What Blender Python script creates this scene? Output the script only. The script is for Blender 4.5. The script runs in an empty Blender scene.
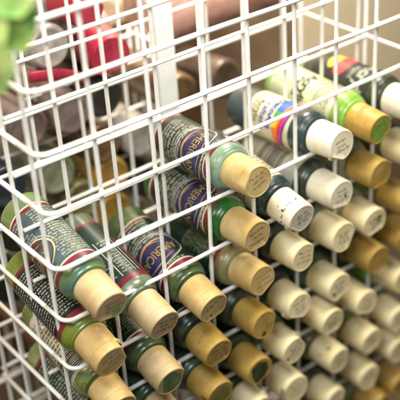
import bpy, bmesh, math, random
from mathutils import Vector, Matrix

U = 0.04            # one grid cell of the rack is 40 mm
FLOOR = 13.0        # the table lies 13 cells below the rack's rim
scene = bpy.context.scene
col = scene.collection
rnd = random.Random(11)

def W(x, y, z):
    return Vector((x * U, y * U, (z + FLOOR) * U))

# ------------------------------------------------------------------ materials
def srgb(r, g, b):
    f = lambda c: (c / 12.92) if c <= 0.04045 else ((c + 0.055) / 1.055) ** 2.4
    return (f(r / 255), f(g / 255), f(b / 255))

_mats = {}
def mat(name, colr, rough=0.45, dark=0.0, scale=6.0, col2=None, mix=(0.4, 0.65), bump=0.0, sss=0.0,
        spec=0.5, stretch=(1, 1, 1), bscale=60.0, trans=0.0):
    key = name
    if key in _mats:
        return _mats[key]
    m = bpy.data.materials.new(name); m.use_nodes = True
    nt = m.node_tree; b = nt.nodes['Principled BSDF']
    tc = nt.nodes.new('ShaderNodeTexCoord')
    info = nt.nodes.new('ShaderNodeObjectInfo')
    add = nt.nodes.new('ShaderNodeVectorMath'); add.operation = 'ADD'
    sc = nt.nodes.new('ShaderNodeVectorMath'); sc.operation = 'SCALE'; sc.inputs['Scale'].default_value = 37.0
    comb = nt.nodes.new('ShaderNodeCombineXYZ')
    for i in range(3): nt.links.new(info.outputs['Random'], comb.inputs[i])
    nt.links.new(comb.outputs[0], sc.inputs[0])
    mp = nt.nodes.new('ShaderNodeMapping'); mp.inputs['Scale'].default_value = tuple(s / U for s in stretch)
    nt.links.new(tc.outputs['Object'], mp.inputs['Vector'])
    nt.links.new(mp.outputs[0], add.inputs[0]); nt.links.new(sc.outputs[0], add.inputs[1])
    n = nt.nodes.new('ShaderNodeTexNoise'); n.inputs['Scale'].default_value = scale
    n.inputs['Detail'].default_value = 5; n.inputs['Roughness'].default_value = 0.6
    nt.links.new(add.outputs[0], n.inputs['Vector'])
    r = nt.nodes.new('ShaderNodeValToRGB')
    c2 = col2 if col2 else tuple(c * (1 - dark) for c in colr)
    r.color_ramp.elements[0].position = mix[0]; r.color_ramp.elements[0].color = (*c2, 1)
    r.color_ramp.elements[1].position = mix[1]; r.color_ramp.elements[1].color = (*colr, 1)
    nt.links.new(n.outputs['Fac'], r.inputs['Fac'])
    nt.links.new(r.outputs['Color'], b.inputs['Base Color'])
    rr = nt.nodes.new('ShaderNodeMapRange')
    rr.inputs['To Min'].default_value = max(0.02, rough - 0.08); rr.inputs['To Max'].default_value = min(1, rough + 0.1)
    nt.links.new(n.outputs['Fac'], rr.inputs['Value']); nt.links.new(rr.outputs[0], b.inputs['Roughness'])
    b.inputs['Specular IOR Level'].default_value = spec
    if 'paint_in_bottle' in name:
        b.inputs['Coat Weight'].default_value = 0.25; b.inputs['Coat Roughness'].default_value = 0.22
    if sss:
        b.inputs['Subsurface Weight'].default_value = sss
        b.inputs['Subsurface Radius'].default_value = (1, 0.7, 0.4)
        b.inputs['Subsurface Scale'].default_value = 0.004
    if trans:
        b.inputs['Transmission Weight'].default_value = trans
    if bump:
        n2 = nt.nodes.new('ShaderNodeTexNoise'); n2.inputs['Scale'].default_value = bscale; n2.inputs['Detail'].default_value = 3
        nt.links.new(add.outputs[0], n2.inputs['Vector'])
        bp = nt.nodes.new('ShaderNodeBump'); bp.inputs['Strength'].default_value = bump; bp.inputs['Distance'].default_value = 0.001
        nt.links.new(n2.outputs['Fac'], bp.inputs['Height']); nt.links.new(bp.outputs[0], b.inputs['Normal'])
    _mats[key] = m
    return m

CAPS = {
    'gold':   mat('gold_cap_plastic', srgb(198, 175, 122), 0.45, col2=srgb(180, 150, 92), scale=2.4, sss=0.15, bump=0.10),
    'ochre':  mat('ochre_cap_plastic', srgb(186, 156, 84), 0.45, col2=srgb(166, 132, 60), scale=2.4, sss=0.12, bump=0.10),
    'tan':    mat('tan_cap_plastic', srgb(194, 174, 136), 0.48, col2=srgb(176, 150, 106), scale=2.4, sss=0.12, bump=0.10),
    'cream':  mat('cream_cap_plastic', srgb(246, 232, 190), 0.42, col2=srgb(232, 214, 164), scale=2.2, sss=0.18, bump=0.10),
    'white':  mat('white_cap_plastic', srgb(238, 231, 210), 0.40, col2=srgb(228, 216, 186), scale=2.2, sss=0.18, bump=0.10),
    'black':  mat('black_cap_plastic', (0.02, 0.02, 0.02), 0.4),
    'red':    mat('red_cap_plastic', srgb(176, 42, 74), 0.35, col2=srgb(146, 26, 52), scale=1.5, sss=0.1),
}
def paint(name, c, c2=None, mixr=(0.42, 0.57)):
    c1 = srgb(*c)
    c2 = srgb(*c2) if c2 else tuple(min(1, x * 1.5 + 0.03) for x in c1)
    return mat(name + '_paint_in_bottle', c1, 0.28, col2=c2, scale=2.2, stretch=(1.2, 1.2, 0.8), mix=mixr, sss=0.10, bump=0.04)
INK = mat('brown_ink', srgb(124, 106, 84), 0.7, dark=0.3, scale=20)
INKS = [INK, mat('grey_ink', srgb(136, 126, 112), 0.7, dark=0.3, scale=20), mat('faded_ink', srgb(156, 136, 104), 0.7, dark=0.25, scale=20), mat('dark_ink', srgb(104, 94, 84), 0.7, dark=0.3, scale=20)]
FLECK = mat('dark_dried_paint', srgb(30, 34, 30), 0.6)
GOLDP = mat('gold_print', srgb(184, 152, 84), 0.4, dark=0.25, scale=8)
WHITEP = mat('white_print', srgb(182, 186, 172), 0.5, dark=0.35, scale=20)
PALEP = mat('pale_green_print', srgb(150, 156, 108), 0.5, dark=0.35, scale=20)
BLACKP = mat('black_print', srgb(26, 26, 28), 0.5)
BLUEP = mat('blue_print', srgb(40, 70, 160), 0.5)
NAVYP = mat('navy_oval_print', srgb(44, 42, 92), 0.4, dark=0.3, scale=4)
def lab(name, c, dark=0.15): return mat(name + '_label_paper', srgb(*c), 0.38, dark=dark, scale=5)
L_GREEN = lab('dark_green', (22, 50, 38)); L_TEAL = lab('slate_teal', (70, 92, 100)); L_DTEAL = lab('bottle_green', (34, 56, 46))
L_MAROON = lab('maroon', (120, 32, 48)); L_BLACK = lab('black', (26, 34, 34)); L_CREAM = lab('cream', (216, 208, 176))
L_GREY = lab('silver_grey', (184, 184, 172)); L_CHAR = lab('charcoal', (38, 44, 40)); L_PALE = lab('pale_green', (196, 202, 168))
L_TRIM = lab('ivory', (214, 208, 180))

# ------------------------------------------------------------------ mesh helpers
def obj(name, bm, mats, parent=None, smooth=True):
    me = bpy.data.meshes.new(name)
    bmesh.ops.recalc_face_normals(bm, faces=bm.faces[:]) if smooth == 'recalc' else None
    bm.to_mesh(me); bm.free()
    if smooth:
        for p in me.polygons: p.use_smooth = True
    for m in (mats if isinstance(mats, (list, tuple)) else [mats]): me.materials.append(m)
    o = bpy.data.objects.new(name, me); col.objects.link(o)
    if parent: o.parent = parent
    return o

def empty(name, label, cat, group=None, mw=None):
    o = bpy.data.objects.new(name, None); col.objects.link(o)
    o.empty_display_size = 0.01
    if mw is not None: o.matrix_world = mw
    o['label'] = label; o['category'] = cat
    if group: o['group'] = group
    return o

def tag(o, label, cat, group=None):
    o['label'] = label; o['category'] = cat
    if group: o['group'] = group

def structure(o): o['kind'] = 'structure'

def lathe(bm, prof, segs=48, mi=0, rfun=None, cap0=False, cap1=False, sharp=None):
    """prof: list of (r, z) in cell units, z along local axis"""
    rings = []
    for i, (r, z) in enumerate(prof):
        ring = []
        for s in range(segs):
            a = 2 * math.pi * s / segs
            rr = rfun(i, r, a) if rfun else r
            ring.append(bm.verts.new((rr * math.sin(a) * U, -rr * math.cos(a) * U, z * U)))
        rings.append(ring)
    for i in range(len(rings) - 1):
        for s in range(segs):
            f = bm.faces.new((rings[i][s], rings[i][(s + 1) % segs], rings[i + 1][(s + 1) % segs], rings[i + 1][s]))
            f.material_index = mi
    if cap0: bm.faces.new(list(reversed(rings[0])))
    if cap1: bm.faces.new(rings[-1])
    return rings

def tube(bm, pts, r, segs=10, caps=True):
    """pts in cell units (world)"""
    P = [W(*p) for p in pts]
    n = len(P); rings = []
    prev = None
    for i in range(n):
        t = (P[min(i + 1, n - 1)] - P[max(i - 1, 0)]).normalized()
        if prev is None:
            ref = Vector((0, 0, 1)) if abs(t.z) < 0.9 else Vector((1, 0, 0))
            a = t.cross(ref).normalized()
        else:
            a = (prev - t * prev.dot(t)).normalized()
        prev = a
        b = t.cross(a)
        rings.append([bm.verts.new(P[i] + (a * math.cos(2 * math.pi * s / segs) + b * math.sin(2 * math.pi * s / segs)) * r * U) for s in range(segs)])
    for i in range(n - 1):
        for s in range(segs):
            bm.faces.new((rings[i][s], rings[i][(s + 1) % segs], rings[i + 1][(s + 1) % segs], rings[i + 1][s]))
    if caps:
        bm.faces.new(list(reversed(rings[0]))); bm.faces.new(rings[-1])

def box(bm, x0, x1, y0, y1, z0, z1, bev=0.0):
    vs = [bm.verts.new(W(x, y, z)) for x in (x0, x1) for y in (y0, y1) for z in (z0, z1)]
    fs = []
    for q in ((0, 1, 3, 2), (4, 6, 7, 5), (0, 4, 5, 1), (2, 3, 7, 6), (0, 2, 6, 4), (1, 5, 7, 3)):
        fs.append(bm.faces.new([vs[i] for i in q]))
    if bev:
        es = list({e for f in fs for e in f.edges})
        bmesh.ops.bevel(bm, geom=es, offset=bev * U, segments=2, affect='EDGES', profile=0.5)

def wob(a, b, n, amp, seed):
    """slightly wavy straight wire"""
    q = random.Random(seed); out = []
    ph = [q.uniform(0, 6.28) for _ in range(3)]
    for i in range(n + 1):
        t = i / n
        p = [a[j] + (b[j] - a[j]) * t for j in range(3)]
        for j in range(3): p[j] += amp * math.sin(ph[j] + t * (3 + j) * 1.7)
        out.append(tuple(p))
    return out

# ------------------------------------------------------------------ the wire rack
WIRE = mat('white_vinyl_coated_wire', (0.84, 0.84, 0.83), 0.42, col2=(0.76, 0.73, 0.66), scale=1.1, mix=(0.32, 0.58), bump=0.22, bscale=9)
R1 = 0.0365          # wire radius in cells
XR, YB, ZB = 7.95, 3.0, -12.55
rack = empty('wire_rack', 'white wire grid rack holding rows of paint bottles with their caps out', 'wire rack', mw=Matrix.Translation(W(0, 0, -13)))
def rack_part(name, bm, root):
    o = obj(name, bm, WIRE)
    o.parent = root; o.matrix_parent_inverse = root.matrix_world.inverted()
    return o
bpy.context.view_layer.update()
# front grid: verticals just behind the horizontals; horizontals bend round the left corner
bm = bmesh.new()
lean = {1: (-0.03, 0.0), 2: (0.0, 0.0), 3: (0.10, -0.05), 4: (-0.02, 0.02), 5: (0.0, 0.03), 6: (-0.02, 0.03), 7: (-0.02, 0.03)}
for c in range(1, 8):
    a, b = lean.get(c, (0, 0))
    top, bot = c * 1.007 + a * 1.25, c * 1.007 + b
    tube(bm, wob((top, 0.03, 0.0), (bot + (b - a) * 0.4, 0.03, ZB), 14, 0.006, c), R1)
for k in range(0, 13):
    z = -k
    rad = 0.20
    pts = [(0.0, 0.60, z), (0.0, rad, z)]
    for i in range(1, 8):
        a = i / 8 * math.pi / 2
        pts.append((rad - rad * math.cos(a), rad - rad * math.sin(a), z))
    pts += [(rad, 0.0, z)]
    line = wob((rad + 0.3, 0.0, z), (XR - 0.03, 0.0, z), 16, 0.007, 50 + k)
    pts += line
    tube(bm, [(p[0], p[1] - 0.033, p[2]) for p in pts], R1 * (1.08 if k else 1.5))
# weld lumps where the wires cross
for c in range(1, 8):
    for k in range(1, 12):
        a, b = lean.get(c, (0, 0))
        x = c * 1.007 + a * 1.25 + (b + (b - a) * 0.4 - a * 1.25) * k / -ZB
        q0 = random.Random(c * 31 + k); sz = q0.uniform(.85, 1.15)
        m = Matrix.Translation(W(x, -0.003, -k)) @ Matrix.Diagonal((0.050 * U * sz, 0.052 * U, 0.050 * U * sz, 1))
        bmesh.ops.create_icosphere(bm, subdivisions=2, radius=1.0, matrix=m)
rack_part('front_grid', bm, rack)
# left side grid
bm = bmesh.new()
for y in (0.29, 1.09, 2.02, 2.92):
    tube(bm, wob((0.035, y, 0.0), (0.035, y, ZB), 14, 0.005, int(y * 100)), R1)
for k in range(0, 13):
    tube(bm, [(0.0, 0.567, -k), (0.0, 1.5, -k), (0.0, YB - 0.05, -k)], R1 * (1.1 if k else 1.5))
rack_part('side_grid', bm, rack)
# right side grid
bm = bmesh.new()
for y in (1.09, 2.92):
    tube(bm, [(XR - 0.035, y, 0.0), (XR - 0.035, y, ZB)], R1)
for k in range(0, 13):
    tube(bm, [(XR, 0.0, -k + (0.2 if k else 0)), (XR, YB - 0.06, -k + (0.2 if k else 0))], R1 * (1.0 if k else 1.5))
rack_part('side_grid', bm, rack)
# inner grid (the second layer the bottles pass through)
bm = bmesh.new()
for c in range(0, 9):
    x = 0.0094 + 0.9656 * c
    if c == 0: continue
    tube(bm, wob((x, 1.09 + 0.03, 0.0), (x, 1.09 + 0.03, ZB), 14, 0.008, 200 + c), R1)
for k in range(0, 12):
    tube(bm, wob((0.075, 1.06, -k - 0.79), (XR - 0.075, 1.06, -k - 0.79), 16, 0.008, 300 + k), 0.036)
rack_part('inner_grid', bm, rack)
# back grid
bm = bmesh.new()
for c in range(0, 8):
    tube(bm, wob((c + 0.5, YB + 0.03, 0.0), (c + 0.5, YB + 0.03, ZB), 14, 0.008, 400 + c), R1)
for k in range(0, 13):
    tube(bm, wob((0.0, YB - 0.03, -k + 0.13), (XR, YB - 0.03, -k + 0.13), 16, 0.008, 500 + k), R1)
rack_part('back_grid', bm, rack)
# floor of the rack and its feet
bm = bmesh.new()
for i in range(1, 8):
    tube(bm, [(i * 1.0, 0.08, ZB), (i * 1.0, YB - 0.1, ZB)], R1)
for y in (0.9, 1.9):
    tube(bm, [(0.0, y, ZB - 0.07), (XR, y, ZB - 0.07)], R1)
for x in (0.15, XR - 0.15):
    for y in (0.2, YB - 0.2):
        tube(bm, [(x, y, ZB), (x, y, -13)], 0.09)
rack_part('bottom_grid', bm, rack)

# the rack standing behind it
rack2 = empty('wire_rack', 'second white wire rack, out of focus behind the front rack', 'wire rack', mw=Matrix.Translation(W(0, 4.1, -13)))
bpy.context.view_layer.update()
X2 = 5.25
bm = bmesh.new()
for c in range(-1, 6):
    tube(bm, [(c + 0.2, 4.13, -4.0), (c + 0.2, 4.13, ZB)], R1)
for k in range(4, 13):
    tube(bm, [(-0.8, 4.07, -k - 0.14), (X2, 4.07, -k - 0.14)], R1)
rack_part('front_grid', bm, rack2)
bm = bmesh.new()
for c in range(-1, 6):
    tube(bm, [(c + 0.2, 5.33, -4.0), (c + 0.2, 5.33, -13)], R1)
for k in range(4, 13):
    tube(bm, [(-0.8, 5.27, -k - 0.14), (X2, 5.27, -k - 0.14)], R1)
rack_part('back_grid', bm, rack2)
for x in (-0.8, X2):
    bm = bmesh.new()
    for y in (4.2, 4.7, 5.2):
        tube(bm, [(x + 0.06, y, -4.0), (x + 0.06, y, ZB)], R1)
    for k in range(4, 13):
        tube(bm, [(x, 4.1, -k - 0.14 + 0.03), (x, 5.24, -k - 0.14 + 0.03)], R1)
    rack_part('side_grid', bm, rack2)

# white upright between the racks
bm = bmesh.new(); box(bm, 4.02, 4.43, 2.62, 2.72, -13, 0.6, 0.02)
post = obj('upright_post', bm, mat('white_painted_board', (0.80, 0.82, 0.84), 0.5, dark=0.06, scale=2), smooth=False)
tag(post, 'flat white upright board standing behind the front grid', 'post')

# ------------------------------------------------------------------ bottles
LB = 2.70    # bottle length incl. cap, cells
RB = 0.42    # body radius

def cyl(u, v, r):
    a = u / r
    return (r * math.sin(a) * U, -r * math.cos(a) * U, v * U)

def body_mesh():
    bm = bmesh.new()
    H = LB
    prof = [(0.02, 0.045), (0.20, 0.04), (0.30, 0.035), (0.335, 0.0), (0.375, 0.008), (0.405, 0.035), (0.418, 0.075), (RB, 0.12)]
    zz = [0.3, 0.6, 0.7, 0.9, 1.2, 1.5, 1.75, 1.84]
    prof += [(RB, z) for z in zz]
    prof += [(0.417, 1.89), (0.408, 1.93), (0.392, 1.97), (0.372, 2.005), (0.356, 2.02), (0.350, 2.025), (0.348, 2.05), (0.342, 2.058), (0.315, 2.062), (0.26, 2.066), (0.25, 2.2)]
    lathe(bm, prof, 56, cap0=True, cap1=True)
    me = bpy.data.meshes.new('body'); bm.to_mesh(me); bm.free()
    for p in me.polygons: p.use_smooth = True
    return me
BODY = body_mesh()
_bodies = {}
def body_data(m):
    if m.name not in _bodies:
        d = BODY.copy(); d.materials.append(m); _bodies[m.name] = d
    return _bodies[m.name]

def cap_mesh(chord_az, tab, clen):
    """flip top: skirt, seam, lid whose edge is cut flat at the thumb tab"""
    bm = bmesh.new()
    z0 = LB - clen
    rows = [(0.285, z0 + 0.01), (0.303, z0), (0.313, z0 + 0.012), (0.314, z0 + 0.05), (0.308, LB - 0.22), (0.305, LB - 0.185), (0.298, LB - 0.178),
            (0.298, LB - 0.170), (0.3035, LB - 0.163), (0.302, LB - 0.10), (0.300, LB - 0.03), (0.294, LB - 0.010), (0.282, LB - 0.001), (0.270, LB), (0.262, LB - 0.006), (0.13, LB - 0.006), (0.002, LB - 0.006)]
    q1 = random.Random(int((chord_az + 4) * 1000)); ks = q1.uniform(0.965, 1.03); kt = q1.uniform(-0.02, 0.03)
    z1 = LB - clen
    rows = [(r * ks * (1 + kt * (z - z1) / clen), z) for r, z in rows]
    d = 0.25 * q1.uniform(0.97, 1.06)
    def rf(i, r, a):
        if 4 <= i <= 13:
            w = {4: 0.25, 5: 0.6}.get(i, 1.0)
            da = math.atan2(math.sin(a - chord_az), math.cos(a - chord_az))
            if abs(da) < 1.2:
                dd = (d if i < 11 else d - (0.3035 - r) * 1.0)
                lim = dd / math.cos(da)
                if lim < r: return r + (lim - r) * w
        if i in (14,):
            da = math.atan2(math.sin(a - chord_az), math.cos(a - chord_az))
            if abs(da) < 1.2: return min(r, (d - 0.045) / math.cos(da))
        return r
    lathe(bm, rows, 64, rfun=rf)
    if tab:   # raised lip over the tab
        for k in range(8):
            pass
        a0 = chord_az + 0.35 * tab; w = 0.42
        vs = []
        for i in range(9):
            a = a0 + (i / 8 - 0.5) * 2 * w
            for (r, z) in ((0.300, LB - 0.205), (0.326, LB - 0.200), (0.326, LB - 0.145), (0.296, LB - 0.125)):
                e = 1.0 if 0 < i < 8 else 0.93
                vs.append(bm.verts.new((r * e * math.sin(a) * U, -r * e * math.cos(a) * U, z * U)))
        for i in range(8):
            for j in range(3):
                bm.faces.new((vs[i * 4 + j], vs[(i + 1) * 4 + j], vs[(i + 1) * 4 + j + 1], vs[i * 4 + j + 1]))
        bm.faces.new(vs[0:4]); bm.faces.new(list(reversed(vs[32:36])))
    bmesh.ops.recalc_face_normals(bm, faces=bm.faces[:])
    for e in bm.edges:
        if len(e.link_faces) == 2 and e.calc_face_angle() > 0.6: e.smooth = False
    return bm

def scribble(seed, ang, n=3, size=0.2, big=1.0):
    """illegible handwriting on the lid"""
    q = random.Random(seed); bm = bmesh.new()
    z = LB - 0.003
    ca, sa = math.cos(ang), math.sin(ang)
    def strip(pts, w):
        prev = None
        for i in range(len(pts) - 1):
            a, b = Vector(pts[i]), Vector(pts[i + 1])
            d = b - a
            if d.length < 1e-5: continue
            nrm = Vector((-d.y, d.x)).normalized() * w * q.uniform(0.7, 1.25)
            quad = [a + nrm, a - nrm, b - nrm, b + nrm]
            vs = [bm.verts.new(((p.x * ca - p.y * sa) * U, (p.x * sa + p.y * ca) * U, (z + 0.0004 * (i % 3)) * U)) for p in quad]
            bm.faces.new(vs)
    y = size * 0.62
    for l in range(n):
        half = size * (0.95 if l % 2 == 0 else 0.7) * q.uniform(0.75, 1.0)
        x = -half + q.uniform(-0.02, 0.02)
        while x < half:
            wl = q.uniform(0.05, 0.13)
            pts = []; t = 0
            hgt = q.uniform(0.016, 0.030) * big; wl *= big ** 0.5
            ph = q.uniform(0, 6)
            nst = max(10, int(wl / 0.0032)); f1 = q.uniform(95, 190)
            for i in range(nst):
                u = i / nst
                pts.append((x + wl * u + q.choice((0.012, 0.014)) * math.sin(ph + u * wl * f1 * 0.97 + 1.1), y + hgt * (0.65 + 0.55 * math.sin(u * 23 + ph)) * math.sin(ph * 2 + u * wl * f1)))
            strip(pts, 0.0042)
            x += wl + q.uniform(0.012, 0.045)
        y -= size * q.uniform(0.48, 0.6)
    return bm

def blob(seed, cx, cy, r, ecc=1.0, z=None, n=26):
    q = random.Random(seed); bm = bmesh.new()
    z = (LB - 0.0045) if z is None else z
    ph = [q.uniform(0, 6.28) for _ in range(4)]
    vs = []
    for i in range(n):
        a = 2 * math.pi * i / n
        rr = r * (1 + 0.10 * math.sin(2 * a + ph[0]) + 0.08 * math.sin(3 * a + ph[1]) + 0.05 * math.sin(7 * a + ph[2]))
        vs.append(bm.verts.new(((cx + rr * math.cos(a) * ecc) * U, (cy + rr * math.sin(a)) * U, z * U)))
    bm.faces.new(vs)
    return bm

# ---- label pieces; (u, v): u round the bottle, v along it towards the cap
def sheet(bm, u0, u1, v0, v1, r, mi=0, nu=None):
    nu = nu or max(1, int(abs(u1 - u0) / 0.05))
    rows = []
    for i in range(nu + 1):
        u = u0 + (u1 - u0) * i / nu
        rows.append((bm.verts.new(cyl(u, v0, r)), bm.verts.new(cyl(u, v1, r))))
    for i in range(nu):
        f = bm.faces.new((rows[i][0], rows[i + 1][0], rows[i + 1][1], rows[i][1])); f.material_index = mi

RL = RB + 0.004
def label_sheet(bands, span=2.60):
    """bands: list of (v0, v1, material)"""
    bm = bmesh.new(); mats = []
    for v0, v1, m in bands:
        if m not in mats: mats.append(m)
        sheet(bm, -span / 2, span / 2, v0, v1, RL, mats.index(m), 60)
    bmesh.ops.remove_doubles(bm, verts=bm.verts[:], dist=1e-6)
    return bm, mats

def oval(cu, cv, a, b, r, hole=None, n=56):
    bm = bmesh.new()
    if hole is None:
        ks = [0.0, 0.25, 0.5, 0.75, 1.0]
    else:
        ks = [hole, 1.0]
    rings = []
    for k in ks:
        if k == 0: rings.append([bm.verts.new(cyl(cu, cv, r))]); continue
        rings.append([bm.verts.new(cyl(cu + a * k * math.cos(2 * math.pi * i / n), cv + b * k * math.sin(2 * math.pi * i / n), r)) for i in range(n)])
    for j in range(len(rings) - 1):
        A, B = rings[j], rings[j + 1]
        for i in range(n):
            i2 = (i + 1) % n
            if len(A) == 1: bm.faces.new((A[0], B[i], B[i2]))
            else: bm.faces.new((A[i], B[i], B[i2], A[i2]))
    return bm

def ribbon(bm, pts, w, r):
    L = []
    for i, (u, v) in enumerate(pts):
        a = pts[max(0, i - 1)]; b = pts[min(len(pts) - 1, i + 1)]
        d = Vector((b[0] - a[0], b[1] - a[1])).normalized()
        ww = w if not callable(w) else w(i / (len(pts) - 1))
        L.append((bm.verts.new(cyl(u - d.y * ww, v + d.x * ww, r)), bm.verts.new(cyl(u + d.y * ww, v - d.x * ww, r))))
    for i in range(len(L) - 1):
        bm.faces.new((L[i][0], L[i][1], L[i + 1][1], L[i + 1][0]))

def dashes(bm, u0, u1, v, h, r, q, curve=None, gap=0.025, word=(0.03, 0.12)):
    """a line of fine print too small to read"""
    u = u0
    while u < u1 - 0.02:
        w = min(q.uniform(*word), u1 - u)
        # a word is a row of tiny letters
        x = u
        while x < u + w - 0.008:
            lw = q.uniform(0.010, 0.020)
            hh = h * q.choice((0.75, 0.75, 1.0, 1.25))
            vv = v if curve is None else v + curve(x)
            sheet(bm, x, x + lw, vv, vv + hh, r, 0, 1)
            x += lw + 0.006
        u += w + gap

_txt = {}
def text_points(s, size, bold=0.0, shear=0.0):
    cu = bpy.data.curves.new('lettering', 'FONT'); cu.body = s; cu.size = size; cu.align_x = 'CENTER'; cu.align_y = 'CENTER'
    cu.offset = bold; cu.shear = shear; cu.resolution_u = 3
    o = bpy.data.objects.new('lettering', cu); col.objects.link(o)
    dg = bpy.context.evaluated_depsgraph_get(); dg.update()
    me = bpy.data.meshes.new_from_object(o.evaluated_get(dg))
    bpy.data.objects.remove(o); bpy.data.curves.remove(cu)
    return me

def text_on(s, cu_, cv, size, r, bold=0.0, shear=0.0, width=None, arc=None):
    me = text_points(s, size, bold, shear)
    bm = bmesh.new(); bm.from_mesh(me); bpy.data.meshes.remove(me)
    bmesh.ops.triangulate(bm, faces=bm.faces[:])
    long_e = [e for e in bm.edges if e.calc_length() > 0.06]
    if long_e: bmesh.ops.subdivide_edges(bm, edges=long_e, cuts=2); bmesh.ops.triangulate(bm, faces=bm.faces[:])
    xs = [v.co.x for v in bm.verts]; w0 = max(xs) - min(xs)
    k = (width / w0) if width else 1.0
    for v in bm.verts:
        x, y = v.co.x * k, v.co.y
        vv = cv + y + (arc(x) if arc else 0)
        v.co = Vector(cyl(cu_ + x, vv, r))
    return bm

def lbl_craft(root, main, q, oval_u=0.0, oval_mat=NAVYP, v0=0.70, fine=WHITEP):
    """dark label: navy oval with gold AMERICANA, maroon bands at both ends"""
    bands = [(v0, v0 + 0.035, L_TRIM), (v0 + 0.035, v0 + 0.10, L_MAROON), (v0 + 0.10, 1.71, main), (1.71, 1.745, L_TRIM), (1.745, 1.84, L_MAROON)]
    bm, ms = label_sheet(bands)
    lb = obj('label', bm, ms, root)
    cv, cu = (1.28 if v0 < 0.5 else 1.34), oval_u
    obj('oval_emblem', oval(cu, cv, 0.62, 0.35, RL + 0.004), oval_mat, lb)
    obj('oval_ring', oval(cu, cv, 0.655, 0.38, RL + 0.006, hole=0.955), mat('ivory_print', srgb(214, 206, 170), 0.45, dark=0.15, scale=8), lb)
    obj('lettering', text_on('AMERICANA', cu, cv + 0.045, 0.25, RL + 0.008, -0.0012, 0.0, 1.0), GOLDP, lb)
    bm = bmesh.new()
    pts = [(cu - 0.44 + 0.92 * t, cv - 0.15 - 0.10 * math.sin(t * 3.14) + 0.16 * t * t) for t in [i / 30 for i in range(31)]]
    ribbon(bm, pts, lambda t: 0.004 + 0.020 * math.sin(math.pi * t), RL + 0.0065)
    pts = [(cu - 0.30 + 0.62 * t, cv - 0.12 - 0.09 * math.sin(t * 3.1)) for t in [i / 24 for i in range(25)]]
    ribbon(bm, pts, lambda t: 0.003 + 0.009 * math.sin(math.pi * t), RL + 0.0072)
    pts = [(cu - 0.38 + 0.76 * t, cv + 0.20 + 0.08 * math.sin(t * 3.14)) for t in [i / 24 for i in range(25)]]
    ribbon(bm, pts, lambda t: 0.003 + 0.008 * math.sin(math.pi * t), RL + 0.0072)
    obj('swoosh', bm, GOLDP, lb)
    bm = bmesh.new()
    for v, h in ((0.84, 0.034), (0.905, 0.026), (0.955, 0.04)):
        dashes(bm, cu - 0.50, cu + 0.50, v, h, RL + 0.004, q, curve=lambda x: 0.10 * ((x - cu) ** 2), word=(0.05, 0.16))
    if v0 < 0.5:
        for v, h in ((0.77, 0.040), (0.66, 0.060), (0.575, 0.035), (0.50, 0.035), (0.425, 0.035)):
            dashes(bm, cu - 0.46 + q.uniform(0, .08), cu + 0.50 - q.uniform(0, .1), v, h, RL + 0.004, q, curve=lambda x: 0.10 * ((x - cu) ** 2), word=(0.10, 0.22))
    # small print following the oval's rim
    for i in range(64):
        a = math.pi * (1.02 + 0.96 * i / 63)
        if q.random() < 0.82:
            u, v = cu + 0.70 * math.cos(a), cv + 0.42 * math.sin(a)
            sheet(bm, u - 0.009, u + 0.009, v - 0.016, v + 0.016, RL + 0.004, 0, 1)
    dashes(bm, cu - 0.45, cu + 0.45, 1.662, 0.03, RL + 0.004, q)
    obj('fine_print', bm, fine, lb)
    bm = bmesh.new()
    for s in (-1, 1):
        u0 = cu + s * 0.97 - 0.24
        for j in range(13):
            dashes(bm, u0, u0 + q.uniform(0.36, 0.48), 0.86 + j * 0.062, 0.030, RL + 0.004, q)
    obj('fine_print', bm, PALEP, lb)
    return lb

def lbl_print(root, main, q, ink, rows=15, band=L_MAROON, barcode=None, uc=0.0, ring=False, span_u=1.1, band_back=True):
    """a label whose back panel shows: lines of fine print, maybe a barcode"""
    bands = [(0.34, 0.40, band if band_back else main), (0.40, 1.73, main), (1.73, 1.84, band)]
    bm, ms = label_sheet(bands)
    lb = obj('label', bm, ms, root)
    bm = bmesh.new()
    for j in range(rows):
        v = 0.47 + j * (1.22 / rows)
        dashes(bm, uc - span_u / 2, uc + span_u / 2 - q.uniform(0, 0.12), v, 0.42 * 1.22 / rows, RL + 0.004, q)
    obj('fine_print', bm, ink, lb)
    if barcode:
        bu, bv, bw, bh = barcode
        bm = bmesh.new(); sheet(bm, bu - bw / 2 - 0.05, bu + bw / 2 + 0.05, bv - bh / 2 - 0.05, bv + bh / 2 + 0.05, RL + 0.006)
        pt = obj('barcode_patch', bm, L_GREY if main is not L_GREY else L_TRIM, lb)
        bm = bmesh.new(); v = bv - bh / 2
        while v < bv + bh / 2:
            t = q.uniform(0.008, 0.035); sheet(bm, bu - bw / 2, bu + bw / 2, v, min(v + t, bv + bh / 2), RL + 0.009); v += t + q.uniform(0.010, 0.03)
        obj('barcode', bm, BLACKP, lb)
    return lb

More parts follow.
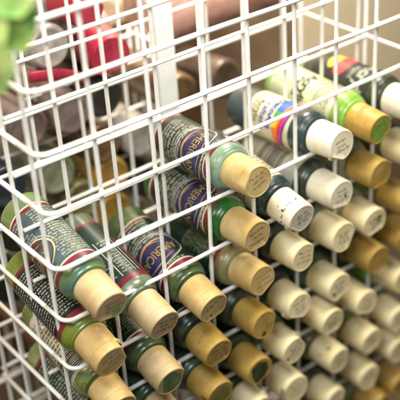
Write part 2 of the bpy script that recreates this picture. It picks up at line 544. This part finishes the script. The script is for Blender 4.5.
RAIN = [mat('blue_stripe', srgb(38, 92, 168), 0.4), mat('green_stripe', srgb(72, 150, 70), 0.4), mat('yellow_stripe', srgb(228, 206, 60), 0.4),
        mat('orange_stripe', srgb(230, 124, 44), 0.4), mat('red_stripe', srgb(208, 44, 60), 0.4), mat('magenta_stripe', srgb(196, 50, 130), 0.4), mat('violet_stripe', srgb(92, 56, 140), 0.4)]
def lbl_rainbow(root, q):
    bm, ms = label_sheet([(0.58, 1.74, L_CREAM)], 2.6)
    lb = obj('label', bm, ms, root)
    bm = bmesh.new()
    r = RL + 0.004
    def quad(u0, u1, fa, fb, mi):
        m = max(1, int((u1 - u0) / 0.03))
        for i in range(m):
            a = u0 + (u1 - u0) * i / m; b = u0 + (u1 - u0) * (i + 1) / m
            f = bm.faces.new([bm.verts.new(cyl(x, y, r)) for x, y in ((a, fa(a)), (b, fa(b)), (b, fb(b)), (a, fb(a)))]); f.material_index = mi
    edge = lambda u: 1.46 - 0.16 * u
    for u0, u1, mi in ((-.50, -.06, 0), (-.06, .10, 1), (.10, .26, 2), (.26, .62, 3)):
        quad(u0, u1, lambda u: 1.30 + 0.05 * u, edge, mi)
    for k, mi in enumerate((3, 4, 5, 6)):
        quad(-.55, .66, lambda u, k=k: edge(u) + .052 * k, lambda u, k=k: edge(u) + .052 * (k + 1), mi)
    obj('rainbow_band', bm, RAIN, lb)
    obj('lettering', text_on('DecoArt', -0.02, 1.215, 0.20, r + 0.004, 0.006), BLUEP, lb)
    obj('lettering', text_on("Crafter's", 0.06, 1.03, 0.20, r + 0.004, 0.002), BLUEP, lb)
    obj('lettering', text_on('Acrylic', 0.06, 0.86, 0.17, r + 0.004, 0.001), BLACKP, lb)
    bm = bmesh.new()
    dashes(bm, -0.35, 0.45, 0.755, 0.03, r, q); dashes(bm, -0.3, 0.4, 0.695, 0.03, r, q)
    for j in range(10): dashes(bm, 0.66, 1.05, 0.74 + j * 0.07, 0.03, r, q)
    obj('fine_print', bm, BLACKP, lb)

def lbl_pale(root, q):
    bm, ms = label_sheet([(0.16, 1.70, L_PALE), (1.70, 1.79, L_TRIM)], 2.6)
    lb = obj('label', bm, ms, root); r = RL + 0.004
    obj('lettering', text_on('Acrylic', 0.0, 0.98, 0.27, r, 0.010, width=0.80), BLACKP, lb)
    obj('lettering', text_on('Paint', 0.0, 0.80, 0.16, r, 0.004, width=0.45), BLACKP, lb)
    obj('round_seal', oval(-0.33, 1.22, 0.085, 0.085, r, hole=0.86), BLACKP, lb)
    bm = bmesh.new()
    for j in range(9): dashes(bm, -0.5, 0.5, 1.30 + j * 0.042, 0.02, r, q)
    for j in range(8): dashes(bm, 0.62, 1.1, 0.70 + j * 0.07, 0.03, r, q)
    obj('fine_print', bm, BLACKP, lb)

def lbl_script(root, q):
    bm, ms = label_sheet([(0.30, 1.80, L_CHAR)], 2.6)
    lb = obj('label', bm, ms, root); r = RL + 0.004
    obj('lettering', text_on('Acrylic', 0.0, 1.52, 0.36, r, 0.010, width=1.0), WHITEP, lb)
    obj('lettering', text_on('Paint', -0.12, 1.26, 0.17, r, 0.002), WHITEP, lb)
    b1 = oval(-0.25, 0.92, 0.34, 0.17, r); obj('red_splash', b1, mat('coral_red_print', srgb(226, 66, 72), 0.4, dark=0.15, scale=5), lb)
    b2 = oval(-0.30, 0.68, 0.28, 0.12, r + 0.002); obj('yellow_splash', b2, mat('yellow_green_print', srgb(206, 196, 60), 0.4, dark=0.15, scale=5), lb)
    bm = bmesh.new(); sheet(bm, 0.42, 0.435, 0.32, 1.78, r)
    for j in range(11): dashes(bm, 0.50, 0.95, 0.5 + j * 0.1, 0.035, r, q)
    obj('fine_print', bm, WHITEP, lb)

COLNAME = ['leftmost column', 'second column from left', 'third column from left', 'fourth column from left', 'fifth column from left',
           'sixth column from left', 'seventh column from left', 'rightmost column']
ORD = ['topmost', 'second from top', 'third from top', 'fourth from top', 'fifth from top', 'sixth from top', 'seventh from top', 'lowest']
G1 = 'paint bottles lying in the front rack with caps out'

def bottle_matrix(face, back, front_dir):
    d = -Vector(back).normalized()                 # local +Z towards the cap
    n = Vector(front_dir); n = (n - d * n.dot(d)).normalized()
    Y = -n; X = Y.cross(d)
    base = Vector(face) - d * LB
    M = Matrix((X, Y, d)).transposed().to_4x4()
    M.translation = W(*base)
    return M

def make_bottle(label, group, M, pm, cap, seed, clen=0.60, chord=None, tab=0, note=3, dab=None, ink=INK):
    root = empty('paint_bottle', label, 'paint bottle', group, M)
    o = bpy.data.objects.new('body', body_data(pm)); col.objects.link(o); o.parent = root
    q = random.Random(seed)
    tab = tab or q.choice((0, 1, -1))
    cp = obj('cap', cap_mesh(q.uniform(-3.1, 3.1) if chord is None else chord, tab, clen), CAPS[cap], root)
    if note:
        ang = q.uniform(-0.35, 0.35)
        # the writing runs level on the lid: world horizontal in the bottle's own frame
        hx = M.to_3x3().inverted() @ Vector((1, 0, 0.12))
        bm = scribble(seed, math.atan2(hx.y, hx.x) + ang, note, q.uniform(0.14, 0.20), q.uniform(0.8, 1.7))
        obj('handwriting', bm, q.choice(INKS), cp)
    return root, cp

P = {
 'mint': paint('mint', (132, 158, 138), (104, 136, 118)), 'leaf': paint('leaf_green', (104, 124, 72), (84, 118, 98)), 'lime': paint('yellow_green', (116, 130, 52), (88, 106, 44)),
 'olive': paint('olive_green', (104, 118, 60), (140, 150, 100)), 'sage': paint('sage', (106, 120, 98), (90, 104, 80)), 'moss': paint('moss_green', (56, 76, 42), (84, 106, 66)),
 'pine': paint('pine_green', (52, 74, 56), (84, 104, 84)), 'emerald': paint('emerald', (46, 110, 44), (30, 84, 40)), 'straw': paint('straw', (158, 152, 104), (128, 124, 84)),
 'night': paint('blackish_green', (44, 54, 46), (72, 80, 64)), 'slate': paint('slate_teal', (52, 72, 74), (36, 54, 58)), 'teal': paint('deep_teal', (40, 70, 72), (60, 92, 92)),
 'grass': paint('bright_lime', (112, 168, 48), (140, 186, 80)), 'pale': paint('pale_sage', (172, 178, 140), (142, 150, 112)), 'khaki': paint('khaki', (116, 110, 66), (90, 88, 54)),
 'mauve': paint('mauve_grey', (118, 100, 98), (96, 80, 80)), 'plum': paint('dusty_plum', (106, 90, 92), (126, 110, 108)), 'brown': paint('brown', (110, 84, 56), (86, 64, 44)),
 'goldy': paint('golden_ochre', (190, 150, 70), (160, 124, 56)), 'rust': paint('rust', (110, 52, 34), (80, 40, 30)), 'red': paint('crimson', (176, 40, 70), (150, 30, 56)),
 'clear': paint('cloudy_clear', (170, 164, 160), (140, 132, 130)), 'black': paint('black', (26, 24, 24), (40, 36, 34)), 'greyg': paint('grey_green', (110, 116, 92), (136, 140, 118)),
 'pinkish': paint('dusty_pink', (190, 152, 142), (160, 116, 108)), 'blueb': paint('dark_blue', (36, 44, 58), (54, 62, 74)), 'chest': paint('chestnut', (88, 70, 58), (66, 52, 44)),
}
# (col, row): dx, dz of the lid, tilt, paint key, paint words, cap, options
B = {
 (0,5): (.03,-.12,.20,'leaf','with slate oval label','tan',dict(clen=.62,chord=2.2)),
 (0,6): (-.09,-.14,.22,'lime','with black printed label','gold',dict(clen=.64,chord=-2.0,tab=1)),
 (0,7): (-.02,-.20,.22,'olive','with cream barcode label','gold',dict(chord=1.5,tab=-1)),
 (0,8): (.00,-.16,.20,'olive','mostly below the frame','gold',dict()),
 (1,6): (-.02,.01,.24,'sage','with barcode above maroon band','tan',dict(clen=.62,chord=2.4)),
 (1,7): (.01,-.22,.20,'moss','with green-smeared lid','tan',dict(clen=.62,chord=-2.5,tab=1,note=0)),
 (1,8): (.0,-.16,.2,'pine','with only its rim showing','tan',dict()),
 (2,6): (.01,-.17,.20,'moss','with navy oval label','gold',dict(clen=.60,chord=2.6,note=1)),
 (2,7): (.06,-.20,.12,'night','with green-streaked cap side','ochre',dict(clen=.58,chord=2.5)),
 (2,8): (.03,-.16,.12,'pine','with olive-smeared lid','ochre',dict(clen=.60,chord=1.2,tab=1,note=0)),
 (3,4): (.08,-.10,-.05,'mint','with mint green shoulder','gold',dict(clen=.68,chord=0.3)),
 (3,5): (.04,-.17,.0,'emerald','with emerald green shoulder','gold',dict(clen=.66,chord=2.4)),
 (3,6): (.12,-.14,-.05,'straw','with straw-coloured shoulder','gold',dict(clen=.60,chord=2.9,tab=-1)),
 (3,7): (.14,-.14,.0,'night','with dark green paint','ochre',dict(clen=.58,chord=-2.6,tab=1)),
 (3,8): (-.01,-.16,.05,'night','with dark green lid','ochre',dict(clen=.58,chord=2.8,tab=1,note=0)),
 (3,9): (-.02,-.12,.05,'night','with blackish paint','cream',dict(clen=.58)),
 (4,5): (.07,-.26,.13,'slate','with black flecks on cap','white',dict(clen=.60,chord=1.7)),
 (4,6): (.12,-.12,.02,'night','with dark green paint','cream',dict(chord=-2.4)),
 (4,7): (.01,-.18,.03,'night','with dark green paint','cream',dict(chord=2.0)),
 (4,8): (-.13,-.16,.03,'pine','with dark chip on lid edge','cream',dict(chord=-1.8)),
 (4,9): (-.10,-.16,.03,'night','with dark paint','cream',dict()),
 (5,4): (.04,-.16,-.03,'slate','with rainbow-banded cream label','white',dict(clen=.60,chord=1.9)),
 (5,5): (.06,-.20,.02,'night','with green dot on lid','white',dict(clen=.62,chord=2.2)),
 (5,6): (.14,-.15,.02,'greyg','with grey-green paint','cream',dict(clen=.62,chord=-2.8)),
 (5,7): (.06,-.27,.03,'pine','with green nick on lid','cream',dict(clen=.62,chord=2.8)),
 (5,8): (-.11,-.03,.03,'night','with dark paint','cream',dict(chord=2.4)),
 (5,9): (.10,-.12,.03,'khaki','with green smear on cap','cream',dict(chord=-2.4)),
 (5,10): (.02,-.14,.03,'night','with dark paint','cream',dict()),
 (6,4): (.03,-.21,.02,'grass','with lime-coated lid','ochre',dict(clen=.62,chord=2.9,note=1)),
 (6,5): (.09,-.18,.02,'greyg','with plain unmarked lid','ochre',dict(clen=.60,chord=2.4,note=0)),
 (6,6): (-.02,-.19,.03,'pale','with pale sage paint','cream',dict(clen=.60)),
 (6,7): (.14,-.15,.02,'khaki','with khaki paint','ochre',dict(chord=2.5,note=0)),
 (6,8): (-.16,-.06,.02,'pine','with dark pine paint','cream',dict(chord=2.0)),
 (6,9): (.04,-.15,.02,'olive','with olive paint','cream',dict(chord=2.6,note=2)),
 (6,10): (.02,-.12,.02,'khaki','with khaki paint','cream',dict(note=2)),
 (6,11): (.50,-.22,.02,'olive','with olive paint','ochre',dict(note=0)),
 (7,4): (-.02,-.10,.0,'night','with black label','white',dict(clen=.62)),
 (7,5): (.0,-.06,.02,'pine','with dark pine paint','cream',dict()),
 (7,6): (-.06,-.14,.02,'olive','with olive paint','ochre',dict()),
 (7,7): (.0,-.06,.02,'khaki','with khaki paint','ochre',dict()),
 (7,8): (-.06,-.02,.02,'grass','with bright lime paint','cream',dict()),
 (7,9): (-.12,-.02,.02,'olive','with olive paint','cream',dict()),
 (7,10): (-.06,.10,.02,'khaki','with khaki paint','cream',dict()),
 (7,11): (.06,.02,.02,'khaki','with brown khaki paint','ochre',dict()),
}
FACE = {'green': mat('green_dab', srgb(140, 166, 104), 0.5, dark=0.25, scale=9), 'mid': mat('mid_green_dab', srgb(116, 142, 90), 0.55, col2=srgb(80, 108, 62), scale=5),
        'dark': mat('dark_green_dab', srgb(66, 76, 38), 0.5, col2=srgb(44, 54, 28), scale=5), 'lime': mat('lime_dab', srgb(132, 172, 66), 0.5, dark=0.25, scale=9), 'olive': mat('olive_dab', srgb(134, 130, 64), 0.5, dark=0.3, scale=9)}
CN = {'gold': 'gold', 'ochre': 'ochre', 'tan': 'tan', 'cream': 'cream', 'white': 'white'}
top_of = {}
for (c, k) in B: top_of[c] = min(top_of.get(c, 99), k)
bottles = {}
for (c, k), (dx, dz, tilt, pk, words, cap, op) in B.items():
    face = (c + .5 + dx, -.64, -k - .5 + dz)
    q = random.Random(1000 + c * 50 + k)
    back = (q.uniform(-.045, .045) - dx * 0.10, 1.0, tilt + q.uniform(-.03, .03))
    rank = k - top_of[c]
    lbl = '%s-capped bottle %s, %s in %s' % (CN[cap], words, ORD[min(rank, 7)], COLNAME[c])
    M = bottle_matrix(face, back, (-.68, 0, .73))
    root, cp = make_bottle(lbl, G1, M, P[pk], cap, c * 50 + k, op.get('clen', .59), op.get('chord'), op.get('tab', 0), op.get('note', 3))
    bottles[(c, k)] = (root, cp, M)

# dabs of paint on lids and caps (positions are in the lid's own plane)
def lid_uv(M, wx, wz):
    """lid offset given as right/up in the world -> local x, y"""
    v = M.to_3x3().inverted() @ Vector((wx, 0, wz)); return v.x, v.y
def dab(key, m, wx, wz, r, ecc=1.0, name='paint_dab'):
    root, cp, M = bottles[key]; x, y = lid_uv(M, wx, wz)
    obj(name, blob(hash(key) % 997, x, y, r, ecc), FACE[m], cp)
dab((0,5), 'green', .10, -.12, .10); dab((1,7), 'mid', 0, 0, .22); dab((3,8), 'dark', 0, 0, .215); dab((2,8), 'olive', .02, -.02, .21)
dab((6,4), 'lime', 0, 0, .225); dab((5,5), 'dark', .10, -.04, .03); dab((2,6), 'dark', -.05, -.14, .025); dab((3,7), 'dark', -.02, -.19, .05)
dab((5,7), 'dark', -.15, -.09, .045, .7); dab((6,6), 'mid', .10, .07, .06); dab((4,8), 'dark', -.17, -.12, .035)
# flecks on cap sides
def side_fleck(key, az, t, w, h, m=FLECK):
    root, cp, M = bottles[key]
    n = M.to_3x3().inverted() @ Vector((math.cos(az), 0, math.sin(az)))
    a = math.atan2(n.x, -n.y); r = 0.3165
    bm = bmesh.new(); q = random.Random(int(az * 1000 + t * 777)); vs = []
    for i in range(10):
        b = 2 * math.pi * i / 10; rr = q.uniform(.65, 1.2)
        vs.append(bm.verts.new(cyl(a * r + w * rr * math.cos(b), LB - t + h * rr * math.sin(b), r)))
    bm.faces.new(vs); obj('paint_fleck', bm, m, cp)
for az, t, w, h in ((2.95, .21, .055, .012), (2.6, .245, .022, .034), (2.48, .21, .040, .010), (2.2, .225, .018, .012), (1.95, .215, .075, .007), (1.55, .22, .040, .016), (3.3, .2, .022, .024), (2.55, .36, .016, .013), (3.6, .09, .022, .05), (2.75, .30, .010, .010), (1.3, .10, .03, .013)):
    side_fleck((4,5), az, t, w, h)
for az, t, w, h in ((2.2, .32, .05, .012), (2.45, .27, .02, .02), (1.8, .36, .03, .014), (2.9, .20, .035, .009)): side_fleck((2,7), az, t, w, h, FACE['olive'])
side_fleck((5,9), 2.0, .2, .05, .025, FACE['mid']); side_fleck((5,9), 2.7, .3, .03, .02, FACE['mid'])

# labels on the bottles whose sides show
q = random.Random(5)
def front(key, ang_deg):
    """turn a bottle about its axis by re-aiming its front"""
    return None
for key, u in (((3,4), .12), ((3,5), .10), ((2,6), .0), ((3,6), .95), ((2,7), .6), ((1,7), .7)):
    lbl_craft(bottles[key][0], L_GREEN if key != (3,4) else L_DTEAL, q, oval_u=u, v0=0.20 if key[0] == 3 else 0.42)
lb = lbl_craft(bottles[(0,5)][0], L_TEAL, q, oval_u=.50, v0=0.34, oval_mat=mat('brown_oval_print', srgb(92, 62, 60), .45, dark=.4, scale=5))
bm = bmesh.new()
for j in range(20): dashes(bm, -.62, -.12 + q.uniform(-.04, .03), .48 + j * .061, .034, RL + .0045, q, gap=.018)
obj('fine_print', bm, WHITEP, lb)
lbl_print(bottles[(0,6)][0], L_BLACK, q, WHITEP, rows=19, uc=.15)
lbl_print(bottles[(0,7)][0], L_CREAM, q, BLACKP, rows=16, band=L_CREAM, uc=.35, barcode=(.1, 1.55, .5, .42))
lbl_print(bottles[(0,8)][0], L_DTEAL, q, WHITEP, rows=18, uc=.1)
lb = lbl_print(bottles[(1,6)][0], L_DTEAL, q, WHITEP, rows=16, uc=.25, span_u=.7)
bm = bmesh.new()
for u in (-.55, -.47, -.20): sheet(bm, u, u + .022, .82, 1.70, RL + .004)
for j in range(12): dashes(bm, -.43, -.23, .85 + j * .07, .03, RL + .004, q)
obj('border_lines', bm, WHITEP, lb)
bm = bmesh.new(); sheet(bm, -.80, -.60, .80, 1.73, RL + .0045)
obj('side_band', bm, L_MAROON, lb)
lbl_print(bottles[(4,5)][0], L_TRIM, q, BLACKP, rows=12, band=L_TRIM, uc=.0)
lbl_rainbow(bottles[(5,4)][0], q)
lbl_pale(bottles[(6,4)][0], q)
lbl_script(bottles[(7,4)][0], q)
lbl_print(bottles[(5,5)][0], L_GREY, q, BLACKP, rows=10, band=L_GREY, uc=1.0, span_u=.4, barcode=(.02, 1.12, .56, .66), band_back=False)
lbl_print(bottles[(3,7)][0], L_GREEN, q, WHITEP, rows=12, uc=.0)
lbl_print(bottles[(4,6)][0], L_BLACK, q, WHITEP, rows=12, uc=.0)

# ------------------------------------------------------------------ bottles of the rack behind, their bases towards us
G2 = 'paint bottles out of focus in the rear rack'
REAR = [
 (1.62, -4.40, 'mauve', 'mauve base, left of the pair of mauve bottles behind the grid'),
 (2.55, -4.45, 'plum', 'dusty plum base, right of the pair of mauve bottles behind the grid'),
 (2.30, -3.02, 'clear', 'cloudy clear body beside the crimson bottle'),
 (2.05, -5.55, 'greyg', 'grey-green base below the mauve pair, nearest the left side'),
 (3.15, -5.30, 'brown', 'brown base right of the mauve pair behind the grid'),
 (3.22, -6.90, 'goldy', 'golden ochre base low behind the second column'),
 (3.25, -6.10, 'goldy', 'golden ochre base above another ochre one behind the grid'),
 (4.05, -5.50, 'clear', 'cloudy pale base just left of the topmost dark label'),
 (2.55, -6.35, 'khaki', 'khaki base left of the golden ochre pair'),
 (4.20, -6.55, 'black', 'black base behind the dark green label in the third column'),
 (3.30, -4.35, 'black', 'black base under the crimson bottle'),
 (1.00, -5.40, 'blueb', 'dark blue base behind the left side grid'),
 (1.10, -6.45, 'black', 'black base added as shade low behind the left side grid'),  # this and the next: black bottles added to stand for the shaded interior
 (0.75, -7.5, 'black', 'black base added as shade lower behind the left side grid'),
 (1.45, -9.3, 'rust', 'rust brown base at the lower left behind the side grid'),
 (1.30, -8.3, 'chest', 'chestnut base above the rust brown one at lower left'),
 (1.9, -10.3, 'chest', 'chestnut base at the bottom left corner'),
 (0.4, -3.7, 'blueb', 'dark base at far left beside the mauve pair'),
 (6.3, -4.95, 'chest', 'chestnut base right of the white upright'),
 (5.1, -4.9, 'brown', 'brown base behind the topmost dark label'),
]
for i, (x, z, pk, words) in enumerate(REAR):
    base = Vector((x, 3.45, z))
    d = Vector((rnd.uniform(-.04, .04), 1, rnd.uniform(-.10, .02))).normalized()
    nn = Vector((-.6, 0, .8)); nn = (nn - d * nn.dot(d)).normalized(); Y = -nn; X = Y.cross(d)
    M = Matrix((X, Y, d)).transposed().to_4x4(); M.translation = W(*base)
    capk = 'red' if pk == 'red' else rnd.choice(('gold', 'cream', 'black'))
    root, cp = make_bottle('paint bottle with ' + words, G2, M, P[pk], capk, 7000 + i, note=0)

# cloudy bottles with big red lids facing us
for i, (x, z, tx, tz, sc, words) in enumerate([(3.42, -3.50, .12, .10, 1.38, 'cloudy bottle with a round crimson lid behind the upper grid'), (3.05, -2.45, -.10, .05, 1.25, 'cloudy bottle with a crimson lid at the top edge')]):
    M = bottle_matrix((0, 0, 0), (tx, 1.0, tz), (-.68, 0, .73))
    M = M @ Matrix.Scale(sc, 4)
    d = M.to_3x3() @ Vector((0, 0, 1))
    M.translation = W(x, 3.25, z) - d * LB * U
    make_bottle(words, 'red-lidded bottles behind the grid', M, P['clear'], 'red', 8800 + i, note=0)

# cardboard boxes further back
for (x0, x1, y0, y1, zt, m, words) in ((3.4, 6.75, 7.2, 9.2, -4.7, mat('brown_cardboard', srgb(112, 92, 70), 0.8, dark=0.3, scale=1.2, bump=0.1), 'dull brown cardboard box far behind, left of the white upright'),
        (8.5, 11.6, 7.0, 9.0, -5.0, mat('grey_brown_cardboard', srgb(136, 112, 88), 0.8, dark=0.3, scale=1.2, bump=0.1), 'pale brown cardboard box far behind, right of the white upright')):
    t = empty('cardboard_box', words, 'box', 'cardboard boxes at the back', Matrix.Translation(W((x0 + x1) / 2, (y0 + y1) / 2, -13)))
    bpy.context.view_layer.update()
    bm = bmesh.new(); box(bm, x0, x1, y0, y1, -13, zt, 0.04); o = obj('box_body', bm, m, smooth=False); o.parent = t; o.matrix_parent_inverse = t.matrix_world.inverted()
    for a, b in ((y0 - 0.04, (y0 + y1) / 2 - 0.03), ((y0 + y1) / 2 + 0.03, y1 + 0.04)):
        bm = bmesh.new(); box(bm, x0 - 0.04, x1 + 0.04, a, b, zt + 0.006, zt + 0.07, 0.015); o = obj('flap', bm, m, smooth=False); o.parent = t; o.matrix_parent_inverse = t.matrix_world.inverted()

# ------------------------------------------------------------------ things further back
# a pink roll lying across the back at the top
bm = bmesh.new()
lathe(bm, [(0.02, 0.0), (0.62, 0.0), (0.70, 0.03), (0.72, 0.12), (0.70, 0.5), (0.72, 1.1), (0.70, 1.8), (0.72, 2.6), (0.70, 3.3), (0.66, 3.5), (0.5, 3.62), (0.30, 3.66), (0.29, 4.0), (0.02, 4.02)], 48)
roll = obj('squeeze_bottle', bm, P['pinkish'])
d = Vector((1, -0.12, 0.05)).normalized(); n = Vector((0, -1, 0)); n = (n - d * n.dot(d)).normalized()
M = Matrix(((-n).cross(d), -n, d)).transposed().to_4x4(); M.translation = W(5.6, 5.6, -4.0); roll.matrix_world = M
tag(roll, 'large dusty pink plastic bottle lying across the back behind the grid', 'bottle')

# a red plastic strap hanging across the gap between the cloudy and the mauve bottles
bm = bmesh.new(); n = 20; rows = []
for i in range(n + 1):
    t = i / n
    x = 1.75 + 1.15 * t; z = -3.40 - 0.42 * t + 0.10 * math.sin(t * 3.1)
    y = 3.36 - 0.05 * math.sin(t * 5)
    rows.append([bm.verts.new(W(x + a, y + b, z + c)) for a, b, c in ((0, 0, .11), (0, -.035, .09), (0, -.035, -.09), (0, 0, -.11), (0, .03, -.09), (0, .03, .09))])
for i in range(n):
    for j in range(6): bm.faces.new((rows[i][j], rows[i][(j + 1) % 6], rows[i + 1][(j + 1) % 6], rows[i + 1][j]))
bm.faces.new(rows[0]); bm.faces.new(list(reversed(rows[-1])))
bmesh.ops.recalc_face_normals(bm, faces=bm.faces[:])
strap = obj('plastic_strap', bm, CAPS['red']); tag(strap, 'red plastic strap slanting across the gap left of the crimson bottle', 'strap')

# ------------------------------------------------------------------ lime foliage out of focus at the upper left, in front of the rack
def leaf(bm, M, L, wid, curl, q):
    n, m = 12, 6
    rows = []
    for i in range(n + 1):
        t = i / n
        w = wid * math.sin(math.pi * min(1, t * 0.97 + 0.03)) ** 0.75
        row = []
        for j in range(m + 1):
            s = j / m * 2 - 1
            z = -curl * t * t + 0.18 * wid * abs(s) - 0.03 * math.sin(9 * t + 3 * s) * wid
            row.append(bm.verts.new(M @ Vector((w * s * U, L * t * U, z * U))))
        rows.append(row)
    for i in range(n):
        for j in range(m):
            f = bm.faces.new((rows[i][j], rows[i][j + 1], rows[i + 1][j + 1], rows[i + 1][j]))
LEAFM = [mat('lime_silk_leaf', srgb(160, 186, 96), 0.7, col2=srgb(96, 146, 66), scale=3.5), mat('yellow_silk_leaf', srgb(186, 190, 112), 0.7, col2=srgb(112, 156, 72), scale=3.0)]
sp = empty('silk_foliage', 'blurred lime and yellow silk leaves hanging in front at the top left corner', 'foliage', mw=Matrix.Translation(W(-1.2, -1.2, 0.0)))
bpy.context.view_layer.update()
q = random.Random(4)
for i, (x, z, L, w, mi, ang) in enumerate([(-.42, -1.02, 1.0, .40, 0, 200), (-.75, -.95, 1.1, .42, 1, 185), (-.20, -.62, .75, .34, 0, 215), (-.72, -1.55, .8, .30, 1, 192), (-.95, -1.7, .8, .30, 0, 170), (-.50, -.55, .9, .40, 1, 200), (-1.0, -1.0, 1.1, .45, 0, 160)]):
    bm = bmesh.new()
    M = Matrix.Translation(W(x - 0.40, -1.0 - 0.07 * i, z + 1.10)) @ Matrix.Rotation(-0.5, 4, 'Z') @ Matrix.Rotation(math.radians(80), 4, 'X') @ Matrix.Rotation(math.radians(ang), 4, 'Z')
    leaf(bm, M, L, w, 0.25, q)
    o = obj('leaf', bm, LEAFM[mi]); o.parent = sp; o.matrix_parent_inverse = sp.matrix_world.inverted()
bm = bmesh.new(); tube(bm, [(-1.0, -1.2, 2.2), (-1.1, -1.2, 1.2), (-1.05, -1.15, 0.6), (-1.0, -1.1, 0.0)], 0.05)
o = obj('stem', bm, LEAFM[0]); o.parent = sp; o.matrix_parent_inverse = sp.matrix_world.inverted()

# ------------------------------------------------------------------ table and wall
bm = bmesh.new()
vs = [bm.verts.new(W(x, y, -13)) for x, y in ((-40, -30), (60, -30), (60, 11.02), (-40, 11.02))]; bm.faces.new(vs)
o = obj('table_surface', bm, mat('dark_brown_wood', srgb(60, 42, 30), 0.5, dark=0.45, scale=0.5, stretch=(0.25, 2.0, 1), bump=0.15, bscale=8), smooth=False); structure(o)
bm = bmesh.new()
vs = [bm.verts.new(W(x, 11, z)) for x, z in ((-40, -13), (60, -13), (60, 30), (-40, 30))]; bm.faces.new(vs)
o = obj('wall', bm, mat('beige_wall', srgb(222, 206, 176), 0.8, dark=0.12, scale=0.25, bump=0.1, bscale=12), smooth=False); structure(o)

# ------------------------------------------------------------------ camera
cam = bpy.data.cameras.new('camera'); co = bpy.data.objects.new('camera', cam); col.objects.link(co)
co.location = W(-5.6373, -11.4575, 3.768)
co.rotation_euler = (1.0226, 0.0562, -0.6711)
cam.sensor_width = 36; cam.lens = 36 * 995.786 / 400
cam.clip_start = 0.01; cam.clip_end = 50
cam.dof.use_dof = True
fw = co.rotation_euler.to_matrix() @ Vector((0, 0, -1))
cam.dof.focus_distance = (W(2.6, -0.1, -4.9) - co.location).dot(fw)
cam.dof.aperture_fstop = 5.2
scene.camera = co

# ------------------------------------------------------------------ light
w = bpy.data.worlds.new('World'); scene.world = w; w.use_nodes = True
w.node_tree.nodes['Background'].inputs['Color'].default_value = (1.0, 0.94, 0.84, 1)
w.node_tree.nodes['Background'].inputs['Strength'].default_value = 0.21
def area(name, loc, target, size, power, colr):
    l = bpy.data.lights.new(name, 'AREA'); l.shape = 'DISK'; l.size = size * U; l.energy = power; l.color = colr
    o = bpy.data.objects.new(name, l); col.objects.link(o); o.location = W(*loc)
    o.rotation_euler = (W(*target) - W(*loc)).to_track_quat('-Z', 'Y').to_euler()
    return o
area('window_light', (-3.6, -4.8, 4.8), (2.2, 0, -4.0), 6.5, 2.9, (0.89, 0.95, 1.0))
area('room_lamp', (-9.0, 2.0, 5.0), (0, 0, -4), 4, 1.5, (1.0, 0.76, 0.46))
area('ceiling_lamp', (7.5, -3.6, 10.5), (5.5, 2, -6), 8, 7.0, (1.0, 0.91, 0.73))
area('added_wall_fill', (9.5, 5.5, 6.0), (10.0, 11, -5.5), 4, 7.0, (1.0, 0.91, 0.76))  # added fill that brightens the wall, no known lamp there

scene.view_settings.view_transform = 'Standard'; scene.view_settings.look = 'None'; scene.view_settings.exposure = 0
